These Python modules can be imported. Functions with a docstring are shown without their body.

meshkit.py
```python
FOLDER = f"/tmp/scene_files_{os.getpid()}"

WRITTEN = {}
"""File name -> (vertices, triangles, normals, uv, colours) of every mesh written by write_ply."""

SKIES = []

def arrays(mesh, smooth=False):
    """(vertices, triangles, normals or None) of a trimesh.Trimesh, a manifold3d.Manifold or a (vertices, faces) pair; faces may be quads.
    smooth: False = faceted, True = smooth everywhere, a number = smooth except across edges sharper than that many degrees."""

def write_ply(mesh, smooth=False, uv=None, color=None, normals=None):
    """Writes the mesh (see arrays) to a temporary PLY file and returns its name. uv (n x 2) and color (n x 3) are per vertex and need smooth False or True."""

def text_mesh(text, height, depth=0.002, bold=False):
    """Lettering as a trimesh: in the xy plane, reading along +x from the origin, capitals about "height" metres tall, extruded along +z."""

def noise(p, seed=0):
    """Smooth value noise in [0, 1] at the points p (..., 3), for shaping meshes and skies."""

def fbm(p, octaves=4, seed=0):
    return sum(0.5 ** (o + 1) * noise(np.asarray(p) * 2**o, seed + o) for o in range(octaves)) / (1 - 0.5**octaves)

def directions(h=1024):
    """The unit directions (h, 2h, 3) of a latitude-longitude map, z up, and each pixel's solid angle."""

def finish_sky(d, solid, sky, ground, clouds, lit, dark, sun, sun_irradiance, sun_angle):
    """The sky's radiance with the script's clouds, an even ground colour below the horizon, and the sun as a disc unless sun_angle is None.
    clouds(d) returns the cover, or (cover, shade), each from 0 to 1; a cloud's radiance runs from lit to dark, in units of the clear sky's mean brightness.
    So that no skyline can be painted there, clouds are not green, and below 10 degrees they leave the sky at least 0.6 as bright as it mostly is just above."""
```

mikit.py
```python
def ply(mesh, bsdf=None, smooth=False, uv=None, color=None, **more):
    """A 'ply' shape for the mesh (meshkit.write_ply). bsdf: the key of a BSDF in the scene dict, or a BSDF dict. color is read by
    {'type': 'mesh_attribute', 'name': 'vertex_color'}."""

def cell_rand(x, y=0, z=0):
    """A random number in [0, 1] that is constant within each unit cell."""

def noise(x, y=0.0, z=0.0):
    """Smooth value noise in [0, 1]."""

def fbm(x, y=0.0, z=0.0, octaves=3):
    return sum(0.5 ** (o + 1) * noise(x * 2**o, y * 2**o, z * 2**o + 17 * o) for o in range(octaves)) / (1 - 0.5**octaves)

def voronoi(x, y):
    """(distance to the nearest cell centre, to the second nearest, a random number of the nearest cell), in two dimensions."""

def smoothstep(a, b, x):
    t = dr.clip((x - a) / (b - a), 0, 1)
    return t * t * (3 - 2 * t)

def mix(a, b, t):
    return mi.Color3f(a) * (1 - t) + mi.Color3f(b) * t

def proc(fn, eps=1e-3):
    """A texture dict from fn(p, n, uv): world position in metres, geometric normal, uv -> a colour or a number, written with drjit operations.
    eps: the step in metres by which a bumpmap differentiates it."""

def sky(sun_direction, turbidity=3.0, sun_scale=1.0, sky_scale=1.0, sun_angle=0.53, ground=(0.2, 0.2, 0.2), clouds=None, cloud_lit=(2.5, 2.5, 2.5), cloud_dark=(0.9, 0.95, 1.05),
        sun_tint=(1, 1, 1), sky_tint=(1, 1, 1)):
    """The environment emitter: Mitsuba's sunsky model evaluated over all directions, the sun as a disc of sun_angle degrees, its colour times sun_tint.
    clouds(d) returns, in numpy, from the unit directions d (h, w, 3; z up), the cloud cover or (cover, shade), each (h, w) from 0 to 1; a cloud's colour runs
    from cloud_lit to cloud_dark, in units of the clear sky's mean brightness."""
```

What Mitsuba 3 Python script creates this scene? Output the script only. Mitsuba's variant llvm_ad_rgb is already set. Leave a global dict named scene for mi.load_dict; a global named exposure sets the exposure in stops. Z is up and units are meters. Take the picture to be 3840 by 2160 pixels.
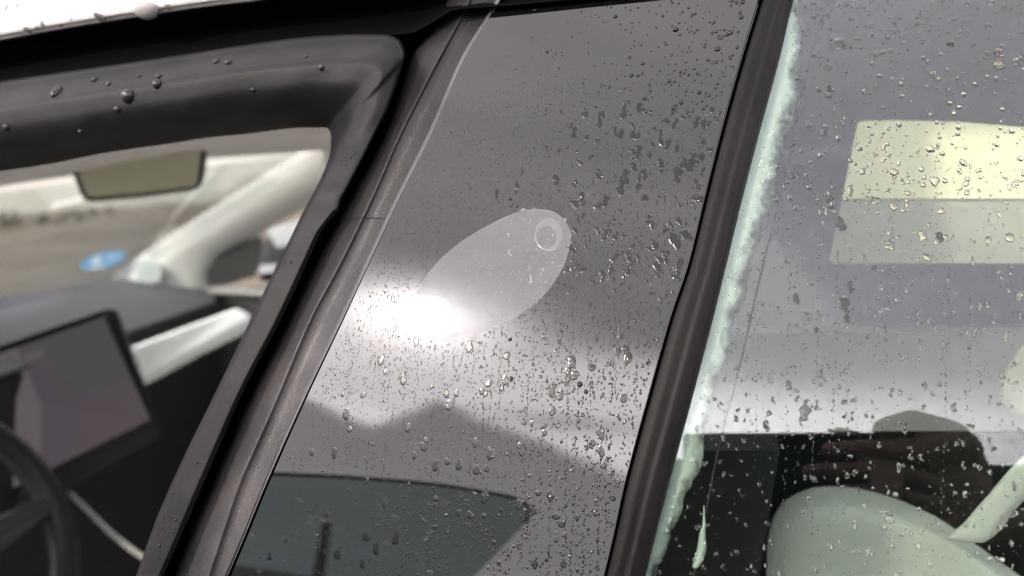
import math, random
import numpy as np, trimesh, manifold3d as m3, shapely
import shapely.geometry as sg
from scipy import ndimage
from scipy.interpolate import PchipInterpolator
import drjit as dr, mitsuba as mi, mikit, meshkit
from mikit import proc, noise, fbm, smoothstep, mix

rnd = random.Random(7)
rng = np.random.default_rng(7)
T = mi.ScalarTransform4f
scene, labels = {}, {}

# ------------------------------------------------------------------ camera, light, exposure
# x: towards the car's front, y: out of the car's side (0 = the pillar panel), z: up
CAM = np.array([-0.09, 0.335, 1.17])
AZ, PITCH, FOCAL = math.radians(15), math.radians(-5), 3014.0        # focal length in pixels of the 3840 x 2160 photograph
FWD = np.array([math.sin(AZ) * math.cos(PITCH), -math.cos(AZ) * math.cos(PITCH), math.sin(PITCH)])
RIGHT = np.cross(FWD, [0, 0, 1.0]); RIGHT /= np.linalg.norm(RIGHT)
UP = np.cross(RIGHT, FWD)
scene['camera'] = {'type': 'thinlens', 'fov': math.degrees(2 * math.atan(1920 / FOCAL)), 'fov_axis': 'x',
                   'aperture_radius': 0.0021, 'focus_distance': 0.345, 'near_clip': 0.01, 'far_clip': 2000.0,
                   'to_world': T().look_at(origin=CAM.tolist(), target=(CAM + FWD).tolist(), up=[0, 0, 1])}
SUN_AZ, SUN_EL = math.radians(29.8), math.radians(27.6)                 # from +y towards +x
SUN = np.array([math.sin(SUN_AZ) * math.cos(SUN_EL), math.cos(SUN_AZ) * math.cos(SUN_EL), math.sin(SUN_EL)])


def clouds(d):
    """An overcast sky: a grey deck above, a bright torn band round the low sun, a dark cloud bank under it."""
    el = np.degrees(np.arcsin(np.clip(d[..., 2], -1, 1)))
    az = np.degrees(np.arctan2(d[..., 0], d[..., 1]))                  # 0 = out of the car's side
    da = (az - math.degrees(SUN_AZ) + 180) % 360 - 180
    n1 = meshkit.fbm(d * np.array([3.0, 3.0, 9.0]), 4, 3)
    n2 = meshkit.fbm(d * np.array([6.0, 6.0, 14.0]) + 5, 4, 9)
    n3 = meshkit.fbm(d * np.array([14.0, 14.0, 22.0]) + 2, 3, 4)
    glow = 1.0 * np.exp(-np.hypot((da - .6) / 3.1, (el - 27.4) / 1.8) ** 1.4)
    halo = .34 * np.exp(-(da / 9) ** 2 - ((el - 27) / 4.2) ** 2)
    lid = 26.6 + .07 * da + 2.2 * np.exp(-(da / 10) ** 2) + 3.0 * (n2 - .5)                # upper limit of the bright band
    band = .50 / (1 + np.exp((el - lid) / 1.0)) * np.exp(-(da / 70) ** 2) * (.8 + .8 * (n1 - .5))
    rift = .55 * np.exp(-((el - 18.6 - 2 * (n2 - .5)) / 1.1) ** 2) * np.exp(-((da + 13) / 6.0) ** 2)
    top = np.interp(da, [-60, -18, -13.5, -8.8, -5.8, -3.3, -1, .7, 3.2, 5.8, 12, 60], [15.5, 14.0, 15.5, 17.2, 18.2, 18.9, 16.9, 15.6, 16.1, 16.7, 17.5, 16.5]) + 1.6 * (n3 - 0.5)
    bank = 1 / (1 + np.exp((el - top) / 0.28))
    light = glow + .43 * (0.085 + 0.07 * (n1 - 0.5) + halo + band * (1 - rift))
    light = light * (1 - bank) + .43 * bank * (0.095 + 0.05 * (n1 - .5))
    return np.ones_like(el), 1 - np.clip(light, 0, 1)


scene['sky'] = mikit.sky(SUN.tolist(), turbidity=3, sun_scale=0.22, sun_tint=(.88, .97, 1.17), sun_angle=3.4, clouds=clouds, ground=(0.12, 0.115, 0.11),
                         cloud_lit=(60, 55.5, 54.5), cloud_dark=(1.72, 1.65, 1.98))
exposure = 3.05


# ------------------------------------------------------------------ the car side as a curved surface
R_SIDE, TH0 = 1.3, math.radians(20)
YC, ZC = -R_SIDE * math.cos(TH0), 1.15 - R_SIDE * math.sin(TH0)


def ray(p):
    p = np.atleast_2d(np.asarray(p, float))
    return FWD + RIGHT * ((p[:, :1] - 1920) / FOCAL) - UP * ((p[:, 1:] - 1080) / FOCAL)


def side(x, s, h):
    """A point on the car's side: x along the car, s metres up along the curve, h metres proud of it."""
    x, s, h = np.broadcast_arrays(x, s, h)
    return np.stack([x, YC + (R_SIDE + h) * np.cos(s / R_SIDE), ZC + (R_SIDE + h) * np.sin(s / R_SIDE)], -1)


def on_side(p, h=0.0):
    """(x, s) of the side surface, h proud of it, that pixel p of the photograph shows."""
    d = ray(p)
    h = np.broadcast_to(h, len(d))
    oy, oz = CAM[1] - YC, CAM[2] - ZC
    a, b, c = d[:, 1] ** 2 + d[:, 2] ** 2, oy * d[:, 1] + oz * d[:, 2], oy * oy + oz * oz - (R_SIDE + h) ** 2
    t = (-b - np.sqrt(np.maximum(b * b - a * c, 0))) / a
    q = CAM + d * t[:, None]
    return q[:, 0], R_SIDE * np.arctan2(q[:, 2] - ZC, q[:, 1] - YC)


def P(p, h=0.0):
    h = np.broadcast_to(h, len(np.atleast_2d(p)))
    x, s = on_side(p, h)
    return side(x, s, h)


def at(p, Y):
    """The point with y = Y that pixel p shows."""
    d = ray(p)
    return CAM + d * ((np.broadcast_to(Y, len(d)) - CAM[1]) / d[:, 1])[:, None]


def curve(pts, n):
    pts = np.asarray(pts, float)
    t = np.arange(len(pts))
    return PchipInterpolator(t, pts, axis=0)(np.linspace(0, len(pts) - 1, n))


# ------------------------------------------------------------------ materials
def mat(name, d):
    scene[name] = {'type': 'twosided', 'nested': d} if d['type'] not in ('dielectric', 'thindielectric', 'roughdielectric') else d
    scene[name]['id'] = name
    return name


def rgb(*c):
    return {'type': 'rgb', 'value': list(c)}


def princ(c, rough, **k):
    return {'type': 'principled', 'base_color': rgb(*c) if isinstance(c, tuple) else c, 'roughness': rough, **k}


def bump(inner, fn, scale=1.0, eps=2e-4):
    return {'type': 'bumpmap', 'arbitrary': proc(fn, eps), 'scale': scale, 'bsdf': inner}


def rubber_col(p, n, uv):
    a = fbm(p.x * 60, p.y * 60, p.z * 60)
    b = noise(p.x * 2500, p.y * 2500, p.z * 2500)
    return mix(mi.Color3f(.0075, .0072, .0084), mi.Color3f(.0115, .011, .0125), smoothstep(.35, .7, a)) * (.85 + .35 * b)


def rubber_bump(p, n, uv):
    return 0.00010 * fbm(p.x * 700, p.y * 700, p.z * 700) + 0.00004 * noise(p.x * 2600, p.y * 2600, p.z * 2600)


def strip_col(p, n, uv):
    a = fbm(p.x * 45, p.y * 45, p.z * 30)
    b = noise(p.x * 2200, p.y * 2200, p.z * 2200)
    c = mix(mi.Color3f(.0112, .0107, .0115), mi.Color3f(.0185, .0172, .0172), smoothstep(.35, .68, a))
    painted_lift = 1 + 2.5 * smoothstep(1.25, 1.08, p.z + .10 * (a - .5))      # light painted into the colour, stronger low on the car
    return c * (.75 + .5 * b) * painted_lift


def strip_bump(p, n, uv):
    w = smoothstep(.42, .62, fbm(p.x * 45, p.y * 45, p.z * 45))
    return (0.00006 + 0.00016 * w) * noise(p.x * 1700, p.y * 1700, p.z * 1700) + 0.00007 * fbm(p.x * 350, p.y * 350, p.z * 350)


def strip_rough(p, n, uv):
    return .27 + .22 * fbm(p.x * 50 + 3, p.y * 50, p.z * 20)


mat('rubber', bump(princ(proc(rubber_col), 0.5, specular=0.2), rubber_bump))
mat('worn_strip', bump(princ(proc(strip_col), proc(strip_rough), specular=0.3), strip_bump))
mat('brown_rubber', bump(princ(proc(lambda p, n, uv: mix(mi.Color3f(.004, .0035, .0034), mi.Color3f(.0075, .0065, .006), smoothstep(.3, .7, fbm(p.x * 70, p.y * 70, p.z * 25)))
                                    * (.8 + .4 * noise(p.x * 2300, p.y * 2300, p.z * 2300))), 0.5, specular=0.16), rubber_bump))
mat('black_void', princ((.0012, .0011, .0012), 0.7, specular=0.04))
mat('gloss_black', {'type': 'plastic', 'diffuse_reflectance': rgb(.003, .0028, .003), 'int_ior': 1.7})
mat('film_on_black', {'type': 'roughplastic', 'distribution': 'ggx', 'alpha': .022, 'diffuse_reflectance': rgb(.003, .003, .003), 'int_ior': 1.45})
mat('foggy_cover', {'type': 'plastic', 'diffuse_reflectance': proc(lambda p, n, uv: mi.Color3f(.10, .103, .106) * (.9 + .2 * fbm(p.x * 150, p.y * 150, p.z * 150))), 'int_ior': 1.5})
mat('foggy_ring', {'type': 'plastic', 'diffuse_reflectance': rgb(.135, .138, .14), 'int_ior': 1.5})
mat('glint_film_on_cover', {'type': 'roughplastic', 'distribution': 'ggx', 'alpha': .10, 'diffuse_reflectance': rgb(.17, .173, .176), 'int_ior': 1.33})  # paler than the cover itself: the sparkle of the drops is painted in
mat('panel_edge', princ((.075, .074, .077), 0.4))
mat('white_paint', princ((.80, .79, .78), 0.25, clearcoat=1.0, clearcoat_gloss=.95))
mat('side_glass', {'type': 'thindielectric', 'int_ior': 1.5, 'specular_transmittance': rgb(.70, .77, .72), 'specular_reflectance': rgb(.93, .98, 1.0)})
mat('screen_glass', {'type': 'thindielectric', 'int_ior': 1.5, 'specular_transmittance': rgb(.82, .88, .84)})
mat('water', {'type': 'roughdielectric', 'distribution': 'ggx', 'alpha': .012, 'int_ior': 1.333, 'ext_ior': 1.0})


def mist_col(p, n, uv):
    a = fbm(p.x * 170, p.y * 170, p.z * 90, 4)
    b = fbm(p.x * 600, p.y * 600, p.z * 300, 3)
    thick = smoothstep(1.02, .35, uv.x + .9 * (a - .5) + .35 * (b - .5))
    return mix(mi.Color3f(.030, .037, .036), mi.Color3f(.50, .57, .53), thick * (.72 + .5 * a))


mat('mint_strip', princ(proc(mist_col), 0.5))
mat('white_trim', princ((.62, .62, .59), 0.6))
mat('white_leather', bump(princ((.66, .66, .60), 0.5), lambda p, n, uv: .0003 * fbm(p.x * 90, p.y * 90, p.z * 90)))
mat('cream_leather_lit', bump(princ((.93, .91, .62), 0.5), lambda p, n, uv: .0003 * fbm(p.x * 90, p.y * 90, p.z * 90)))
mat('headliner', princ((.50, .48, .48), 0.9))
mat('far_side_grey', princ((.20, .21, .235), .8))
mat('dash_grey', princ((.068, .069, .073), 0.85, specular=.2))
mat('dash_black', princ((.008, .0085, .009), 0.6))
mat('dash_white', princ((.86, .89, .85), 0.5))
mat('wheel_leather', princ((.011, .0115, .013), 0.45, specular=.3))
mat('wheel_metal', princ((.022, .022, .025), 0.4))
mat('mirror_frame', princ((.05, .056, .05), 0.5))
mat('mirror_glass', princ((.70, .72, .54), 0.4, specular=.3))
mat('bezel', princ((.006, .008, .009), .35, specular=.15))
mat('metal_trim', princ((.30, .31, .30), 0.35))
mat('grey_trim', princ((.42, .44, .43), .8))
mat('roof_glass', {'type': 'thindielectric', 'int_ior': 1.5, 'specular_transmittance': rgb(.85, .87, .87)})
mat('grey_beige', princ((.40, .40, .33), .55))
mat('green_leather', princ((.56, .60, .54), 0.6))
mat('dark_green_trim', princ((.012, .017, .016), 0.45))


def add(key, shape, label=None, cat=None, group=None, kind=None):
    if key in scene:
        i = 1
        while f'{key}_{i:03d}' in scene or f'{key}_{i:03d}' in labels:
            i += 1
        key = f'{key}_{i:03d}'
    scene[key] = shape
    d = {k: v for k, v in (('label', label), ('category', cat), ('group', group), ('kind', kind)) if v}
    if d:
        labels[key] = d
    return key


def grid_faces(n, m, closed=False):
    i, j = np.meshgrid(np.arange(n - 1), np.arange(m if closed else m - 1), indexing='ij')
    j2 = (j + 1) % m
    return np.stack([i * m + j, i * m + j2, (i + 1) * m + j2, (i + 1) * m + j], -1).reshape(-1, 4)


def quads(v, q):
    return trimesh.Trimesh(v, np.vstack([q[:, [0, 1, 2]], q[:, [0, 2, 3]]]), process=False)


def loft(rails, closed=True):
    """rails: m arrays (n, 3); a skin across them, with ends capped when closed."""
    g = np.stack(rails, 1)
    n, m = g.shape[:2]
    v, q = g.reshape(-1, 3), grid_faces(n, m, closed)
    f = np.vstack([q[:, [0, 1, 2]], q[:, [0, 2, 3]]])
    if closed:
        c0, c1 = g[0].mean(0), g[-1].mean(0)
        k = np.arange(m); k2 = (k + 1) % m
        f = np.vstack([f, np.stack([k2, k, k * 0 + n * m], 1), np.stack([(n - 1) * m + k, (n - 1) * m + k2, k * 0 + n * m + 1], 1)])
        v = np.vstack([v, c0, c1])
    t = trimesh.Trimesh(v, f, process=False)
    if closed and t.volume < 0:
        t.invert()
    return t


def across(rails, m):
    """Smooth extra rails between the given ones."""
    g = np.stack(rails, 1)
    k = np.arange(g.shape[1])
    h = PchipInterpolator(k, g, axis=1)(np.linspace(0, k[-1], m))
    return [h[:, i] for i in range(m)]


def to_tri(man):
    m = man.to_mesh()
    return trimesh.Trimesh(np.array(m.vert_properties[:, :3]), np.array(m.tri_verts), process=False)


def to_man(t):
    t = t.copy(); t.merge_vertices()
    return m3.Manifold(m3.Mesh(np.asarray(t.vertices, np.float32), np.asarray(t.faces, np.uint32)))


def soft(t, edge, iters):
    """Refined and smoothed, so that corners round off."""
    m = to_tri(to_man(t).refine_to_length(edge)); m.merge_vertices()
    trimesh.smoothing.filter_laplacian(m, lamb=.5, iterations=iters, volume_constraint=False)
    return m


def prism(poly, Y, depth):
    """The outline POLY (pixels) at y = Y as a block DEPTH deep into the car."""
    q = at(poly, Y)[:, [0, 2]]
    g = sg.Polygon(q).buffer(0)
    t = trimesh.creation.extrude_polygon(g, depth, engine='earcut')
    v = t.vertices.copy()
    t.vertices = np.stack([v[:, 0], Y - v[:, 2], v[:, 1]], 1)
    if t.volume < 0:
        t.invert()
    return t


def capsules(*chains):
    """Chains of (point, radius): hulls of neighbouring spheres in one body."""
    out = m3.Manifold()
    for ch in chains:
        for (p, r), (q, s) in zip(ch, ch[1:]):
            out += m3.Manifold.batch_hull([m3.Manifold.sphere(r, 20).translate([float(a) for a in p]), m3.Manifold.sphere(s, 20).translate([float(a) for a in q])])
    return out


def tube(pts, r, n=60, m=14):
    c = curve(pts, n)
    t = np.gradient(c, axis=0); t /= np.linalg.norm(t, axis=1, keepdims=True)
    a = np.cross(t, [0, 1, 0.01]); a /= np.linalg.norm(a, axis=1, keepdims=True)
    b = np.cross(t, a)
    r = np.broadcast_to(r, n)[:, None]
    return loft([c + r * (a * math.cos(k * 2 * math.pi / m) + b * math.sin(k * 2 * math.pi / m)) for k in range(m)])


def box(lo, hi):
    lo, hi = np.minimum(lo, hi), np.maximum(lo, hi)
    return trimesh.creation.box(bounds=[lo, hi])


# ------------------------------------------------------------------ the ground and what lies beyond the car
gx, gy = np.meshgrid(np.concatenate([-np.geomspace(600, .5, 24), np.geomspace(.5, 600, 24)]), np.concatenate([-np.geomspace(600, .5, 24), np.geomspace(.5, 600, 24)]), indexing='ij')
mat('gravel_ground', princ(proc(lambda p, n, uv: mix(mi.Color3f(.075, .068, .056), mi.Color3f(.13, .115, .09), fbm(p.x * 1.5, p.y * 1.5)) * (.8 + .4 * noise(p.x * 12, p.y * 12))), .8))
add('ground', mikit.ply((np.stack([gx.ravel(), gy.ravel(), gx.ravel() * 0], -1), grid_faces(48, 48)), 'gravel_ground'), 'beige gravel ground beyond the windscreen', kind='structure')

CH = 'car'
labels[CH] = {'label': 'white car with its driver door open, seen across the glossy black pillar', 'category': 'car'}

# roof side: white paint, rolled edge
roof_low = [(-1500, 440), (-300, 203), (0, 152), (224, 111), (447, 75), (745, 30), (1014, -3), (1300, -42), (1700, -95), (2300, -165), (3000, -240)]
L0 = curve(roof_low, 120)
off = lambda c, dx, dy: c + np.array([dx, dy])
rr = [P(off(L0, 0, 2), -.030), P(off(L0, 0, 0), -.003), P(off(L0, 0, -4), .0005), P(off(L0, 0, -16), .002), P(off(L0, 0, -22), .0055), P(off(L0, 0, -34), .007), P(off(L0, 0, -120), .008), P(off(L0, 0, -330), .006)]
back = [r + np.array([0, -.12, .06]) * k for r, k in ((rr[-1], 1.0),)] + [r + np.array([0, -.12, .03]) for r in (rr[0],)]
add(CH + '__roof_rail', mikit.ply(loft(rr + back), 'white_paint', 35), 'wet white painted roof edge, blown out by daylight')

# black door frame above the opening, overhanging pillar strip and panel
beam_low = [(-1500, 690), (-300, 420), (0, 330), (250, 285), (560, 235), (880, 190), (1180, 155), (1420, 138), (1540, 128), (1600, 100), (1650, 70), (1700, 42), (1760, 34), (1850, 28), (2010, 14), (2170, -1), (2600, -40), (3000, -80)]
B0 = curve(beam_low, 140)
Lb2 = np.stack([B0[:, 0], np.interp(B0[:, 0], L0[:, 0], L0[:, 1])], 1)
hb = np.interp(B0[:, 0], [1500, 1700, 2900], [-.0045, .0012, .0062])
rails = [P(off(Lb2, 0, -12), -.012), P(Lb2 * .6 + B0 * .4, -.022), P(Lb2 * .25 + B0 * .75, -.016), P(B0 + [0, -4], hb + .001), P(B0, hb), P(B0, -.04), P(off(Lb2, 0, -12), -.05)]
add(CH + '__door_frame', mikit.ply(loft(rails), 'black_void', 30), 'black recessed frame above the open front door')
# dark channel behind the weatherstrip and the pillar strip
ch_a = [(1500, 60), (1480, 200), (1390, 480), (1290, 700), (1130, 1000), (1050, 1180), (880, 1500), (730, 1840), (650, 2010), (600, 2160), (520, 2360)]
ch_b = [(1760, 60), (1680, 200), (1560, 480), (1420, 740), (1290, 1000), (1200, 1180), (1050, 1500), (890, 1840), (830, 2010), (770, 2160), (700, 2360)]
A_, B_ = curve(ch_a, 60), curve(ch_b, 60)
add(CH + '__pillar_channel', mikit.ply(loft([P(A_, -.05), P(A_, -.040), P(B_, -.034), P(B_, -.05)]), 'black_void', 30), 'black gap between door weatherstrip and pillar')

# ------------------------------------------------------------------ weatherstrip round the door opening
so = [(-1500, 610), (-300, 360), (0, 307), (186, 279), (477, 237), (745, 197), (1000, 158), (1180, 138), (1341, 130), (1440, 130), (1498, 153), (1517, 205), (1506, 250), (1461, 388), (1407, 500), (1349, 617), (1305, 700),
      (1280, 748), (1266, 790), (1207, 866), (1145, 1000), (1050, 1205), (917, 1458), (805, 1714), (716, 1922), (611, 2160), (520, 2360)]
si = [(-1500, 960), (-300, 690), (0, 641), (186, 613), (400, 571), (634, 537), (800, 512), (932, 499), (1040, 485), (1140, 476), (1225, 476), (1243, 505), (1243, 535), (1240, 569), (1225, 620), (1205, 668), (1185, 708),
      (1169, 738), (1135, 800), (1086, 900), (1036, 1000), (940, 1200), (815, 1460), (690, 1714), (590, 1940), (511, 2160), (430, 2360)]
N = 260
SO, SI = curve(so, N), curve(si, N)
kk = np.linspace(0, len(so) - 1, N) - 1
top = 1 - np.clip((kk - 8.0) / 5.5, 0, 1); top = top * top * (3 - 2 * top)
wob = .00035 * np.sin(kk * 1.1) * np.sin(kk * 2.3 + 1)
notch = .003 * (kk > 17.05) * (1 - top)
lay = [(-.015, -.022, -.020), (0, -.003, -.006), (.015, .0015, .0005), (.05, .0025, .0022), (.16, .0075, .0028), (.32, .0105, .003), (.5, .0075, .003), (.68, .0015, .003), (.84, -.008, .0028), (.95, -.019, .001), (1.0, -.028, -.005), (1.0, -.055, -.028)]
rails = []
for t, ht, hs in lay:
    h = ht * top + hs * (1 - top) + wob * (0 < t < 1) - notch * (t <= .05)
    rails.append(P(SO * (1 - t) + SI * t, h))
rails.append(P(SO * .9 + SI * .1, -.05))
weather = loft(across(rails[:-1], 44) + [rails[-1]])
add(CH + '__door_weatherstrip', mikit.ply(weather, 'rubber', 40), 'thick black rubber weatherstrip with rounded corner round the open door')

# ------------------------------------------------------------------ pillar strip: worn dark moulding between weatherstrip and panel
sl = [(1690, -30), (1660, 40), (1555, 200), (1444, 500), (1318, 740), (1183, 1000), (1098, 1180), (938, 1500), (790, 1840), (714, 2010), (660, 2160), (582, 2360)]
sk = [(1770, -30), (1740, 40), (1655, 200), (1500, 500), (1395, 740), (1268, 1000), (1166, 1190), (1035, 1500), (888, 1840), (832, 2010), (782, 2160), (705, 2360)]
PL = [(1873, -30), (1838, 40), (1738, 200), (1604, 500), (1484, 740), (1362, 1000), (1278, 1180), (1124, 1500), (972, 1840), (900, 2015), (838, 2160), (752, 2360)]
SL, SK, SR = curve(sl, N), curve(sk, N), curve(PL, N)


def strip(a, b, dh=0.0):
    L, K, R_ = SL[a:b], SK[a:b], SR[a:b]
    P = lambda p, h: globals()['P'](p, h + dh)
    r = [P(L, -.045), P(L, -.017), P(L * .75 + K * .25, -.0085), P(L * .35 + K * .65, -.0055), P(K, -.0035), P(K * .85 + R_ * .15, -.0052), P(K * .5 + R_ * .5, -.0062), P(K * .12 + R_ * .88, -.0052), P(R_ + [6, 0], -.0042)]
    return loft(across(r, 40) + [P(R_ + [6, 0], -.045)])


cut = int(N * 4.32 / 11)
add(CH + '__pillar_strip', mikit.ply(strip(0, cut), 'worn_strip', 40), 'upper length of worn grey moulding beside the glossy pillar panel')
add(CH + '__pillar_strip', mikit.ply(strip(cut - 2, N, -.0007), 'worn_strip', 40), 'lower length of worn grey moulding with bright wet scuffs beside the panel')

# ------------------------------------------------------------------ glossy pillar panel
PRt = [(2856, -30), (2836, 40), (2787, 200), (2703, 500), (2643, 740), (2578, 1000), (2517, 1180), (2427, 1500), (2337, 1840), (2300, 2010), (2264, 2160), (2210, 2360)]
SLOPE = -0.045                                                         # the panel is turned slightly towards the car's front


def panel_h(x):
    return SLOPE * x - 0.0003


def skin(left, right, n, m, hfun, key, bsdf, thick, edge_bsdf=None, top_line=None, label=None):
    """A sheet with exact normals between two pixel polylines; its rim has its own material when given."""
    xl, s_l = on_side(curve(left, 400)); xr, s_r = on_side(curve(right, 400))
    s0, s1 = max(s_l.min(), s_r.min()), min(s_l.max(), s_r.max())
    s = np.linspace(s1, s0, n)
    a = np.interp(s, s_l[::-1], xl[::-1]); b = np.interp(s, s_r[::-1], xr[::-1])
    X = a[:, None] + (b - a)[:, None] * np.linspace(0, 1, m)
    S = np.broadcast_to(s[:, None], X.shape)
    if top_line is not None:                                            # upper limit as a line in (x, s)
        S = np.minimum(S, top_line(X))
    V = side(X, S, hfun(X))
    th = S / R_SIDE
    sl_ = (hfun(X + 1e-4) - hfun(X)) / 1e-4
    Nn = np.stack([-sl_, np.cos(th), np.sin(th)], -1); Nn /= np.linalg.norm(Nn, axis=-1, keepdims=True)
    q = grid_faces(n, m)
    f = np.vstack([q[:, [0, 1, 2]], q[:, [0, 2, 3]]])
    t = trimesh.Trimesh(V.reshape(-1, 3), f, process=False)
    if (t.face_normals.mean(0) * Nn.reshape(-1, 3).mean(0)).sum() < 0:
        f = f[:, ::-1]
    path = meshkit.write_ply((V.reshape(-1, 3), f), smooth=True, normals=Nn.reshape(-1, 3))
    add(key, {'type': 'ply', 'filename': path, 'face_normals': False, 'bsdf': {'type': 'ref', 'id': bsdf}}, label)
    return X, S, s


PLr = np.asarray(PL, float) + [14, 0]
tl = on_side([(1847, 28), (2167, 0)])
top_line = lambda X: tl[1][0] + (X - tl[0][0]) * (tl[1][1] - tl[1][0]) / (tl[0][1] - tl[0][0])
X_, S_, s_ = skin(PLr - [11, 0], PRt, 320, 24, panel_h, CH + '__pillar_panel', 'gloss_black', .003, top_line=None,
                  label='glossy black pillar panel covered in raindrops, mirroring sky and sun')
# its rim: the left edge is pale matt grey, back and right edge are dark
le = lambda h, dx: P(curve(PLr, N) + [dx, 0], h)
xl = on_side(curve(PLr, N))[0]
hl = panel_h(xl)
add(CH + '__pillar_panel__edge', mikit.ply(loft([le(hl - .00005, .3), le(hl - .0004, -7), le(hl - .0012, -14), le(hl - .006, -14), le(hl - .006, 2), le(hl - .0004, 3)]), 'panel_edge', 25), 'pale bright edge of the glossy panel')
re_ = curve(PRt, N); hr = panel_h(on_side(re_)[0])
add(CH + '__pillar_panel__rear_edge', mikit.ply(loft([P(re_ - [3, 0], hr - .0003), P(re_, hr - .00005), P(re_ + [3, 0], hr - .0005), P(re_ + [5, 0], hr - .0035), P(re_ - [3, 0], hr - .0035)]), 'gloss_black', 25))

# foggy teardrop camera cover with its lens ring
tear = [(1551, 1113), (1565, 1080), (1609, 1009), (1687, 931), (1786, 865), (1885, 815), (1963, 788), (2023, 784), (2073, 794), (2112, 821), (2137, 860), (2142, 898), (2128, 964), (2095, 1036), (2040, 1108),
        (1963, 1169), (1880, 1213), (1786, 1252), (1698, 1273), (1631, 1274), (1570, 1250), (1547, 1200), (1544, 1150)]


def closed_curve(pts, n):
    p = np.asarray(pts, float)
    p = np.vstack([p[-3:], p, p[:3]])
    k = np.arange(len(p)) - 3
    from scipy.interpolate import CubicSpline
    return CubicSpline(k, p, axis=0)(np.linspace(0, len(pts), n, endpoint=False))


TEAR = closed_curve(tear, 200)


def disc_on_panel(poly, lift, key, bsdf, label, hole=None, rings=26, dome=0.0):
    x, s = on_side(poly)
    c = np.array([x.mean(), s.mean()])
    ws = np.linspace(0, 1, rings) if hole is None else np.linspace(hole, 1, rings)
    rim = np.stack([x, s], 1)
    g = c + (rim - c)[None] * ws[:, None, None]
    e = (ws - ws[0]) / (1 - ws[0])
    if hole is None:
        prof = np.minimum(1, (1 - e) * rings / 2.0) * lift + dome * (1 - e ** 2)
    else:
        prof = np.sin(np.pi * e) * dome + lift
    H = panel_h(g[..., 0]) + prof[:, None]
    v = side(g[..., 0], g[..., 1], H)
    m = quads(v.reshape(-1, 3), grid_faces(rings, len(poly), True))
    if (m.face_normals.mean(0) * np.array([0, 1, .3])).sum() < 0:
        m.invert()
    add(key, mikit.ply(m, bsdf, True), label)


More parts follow.
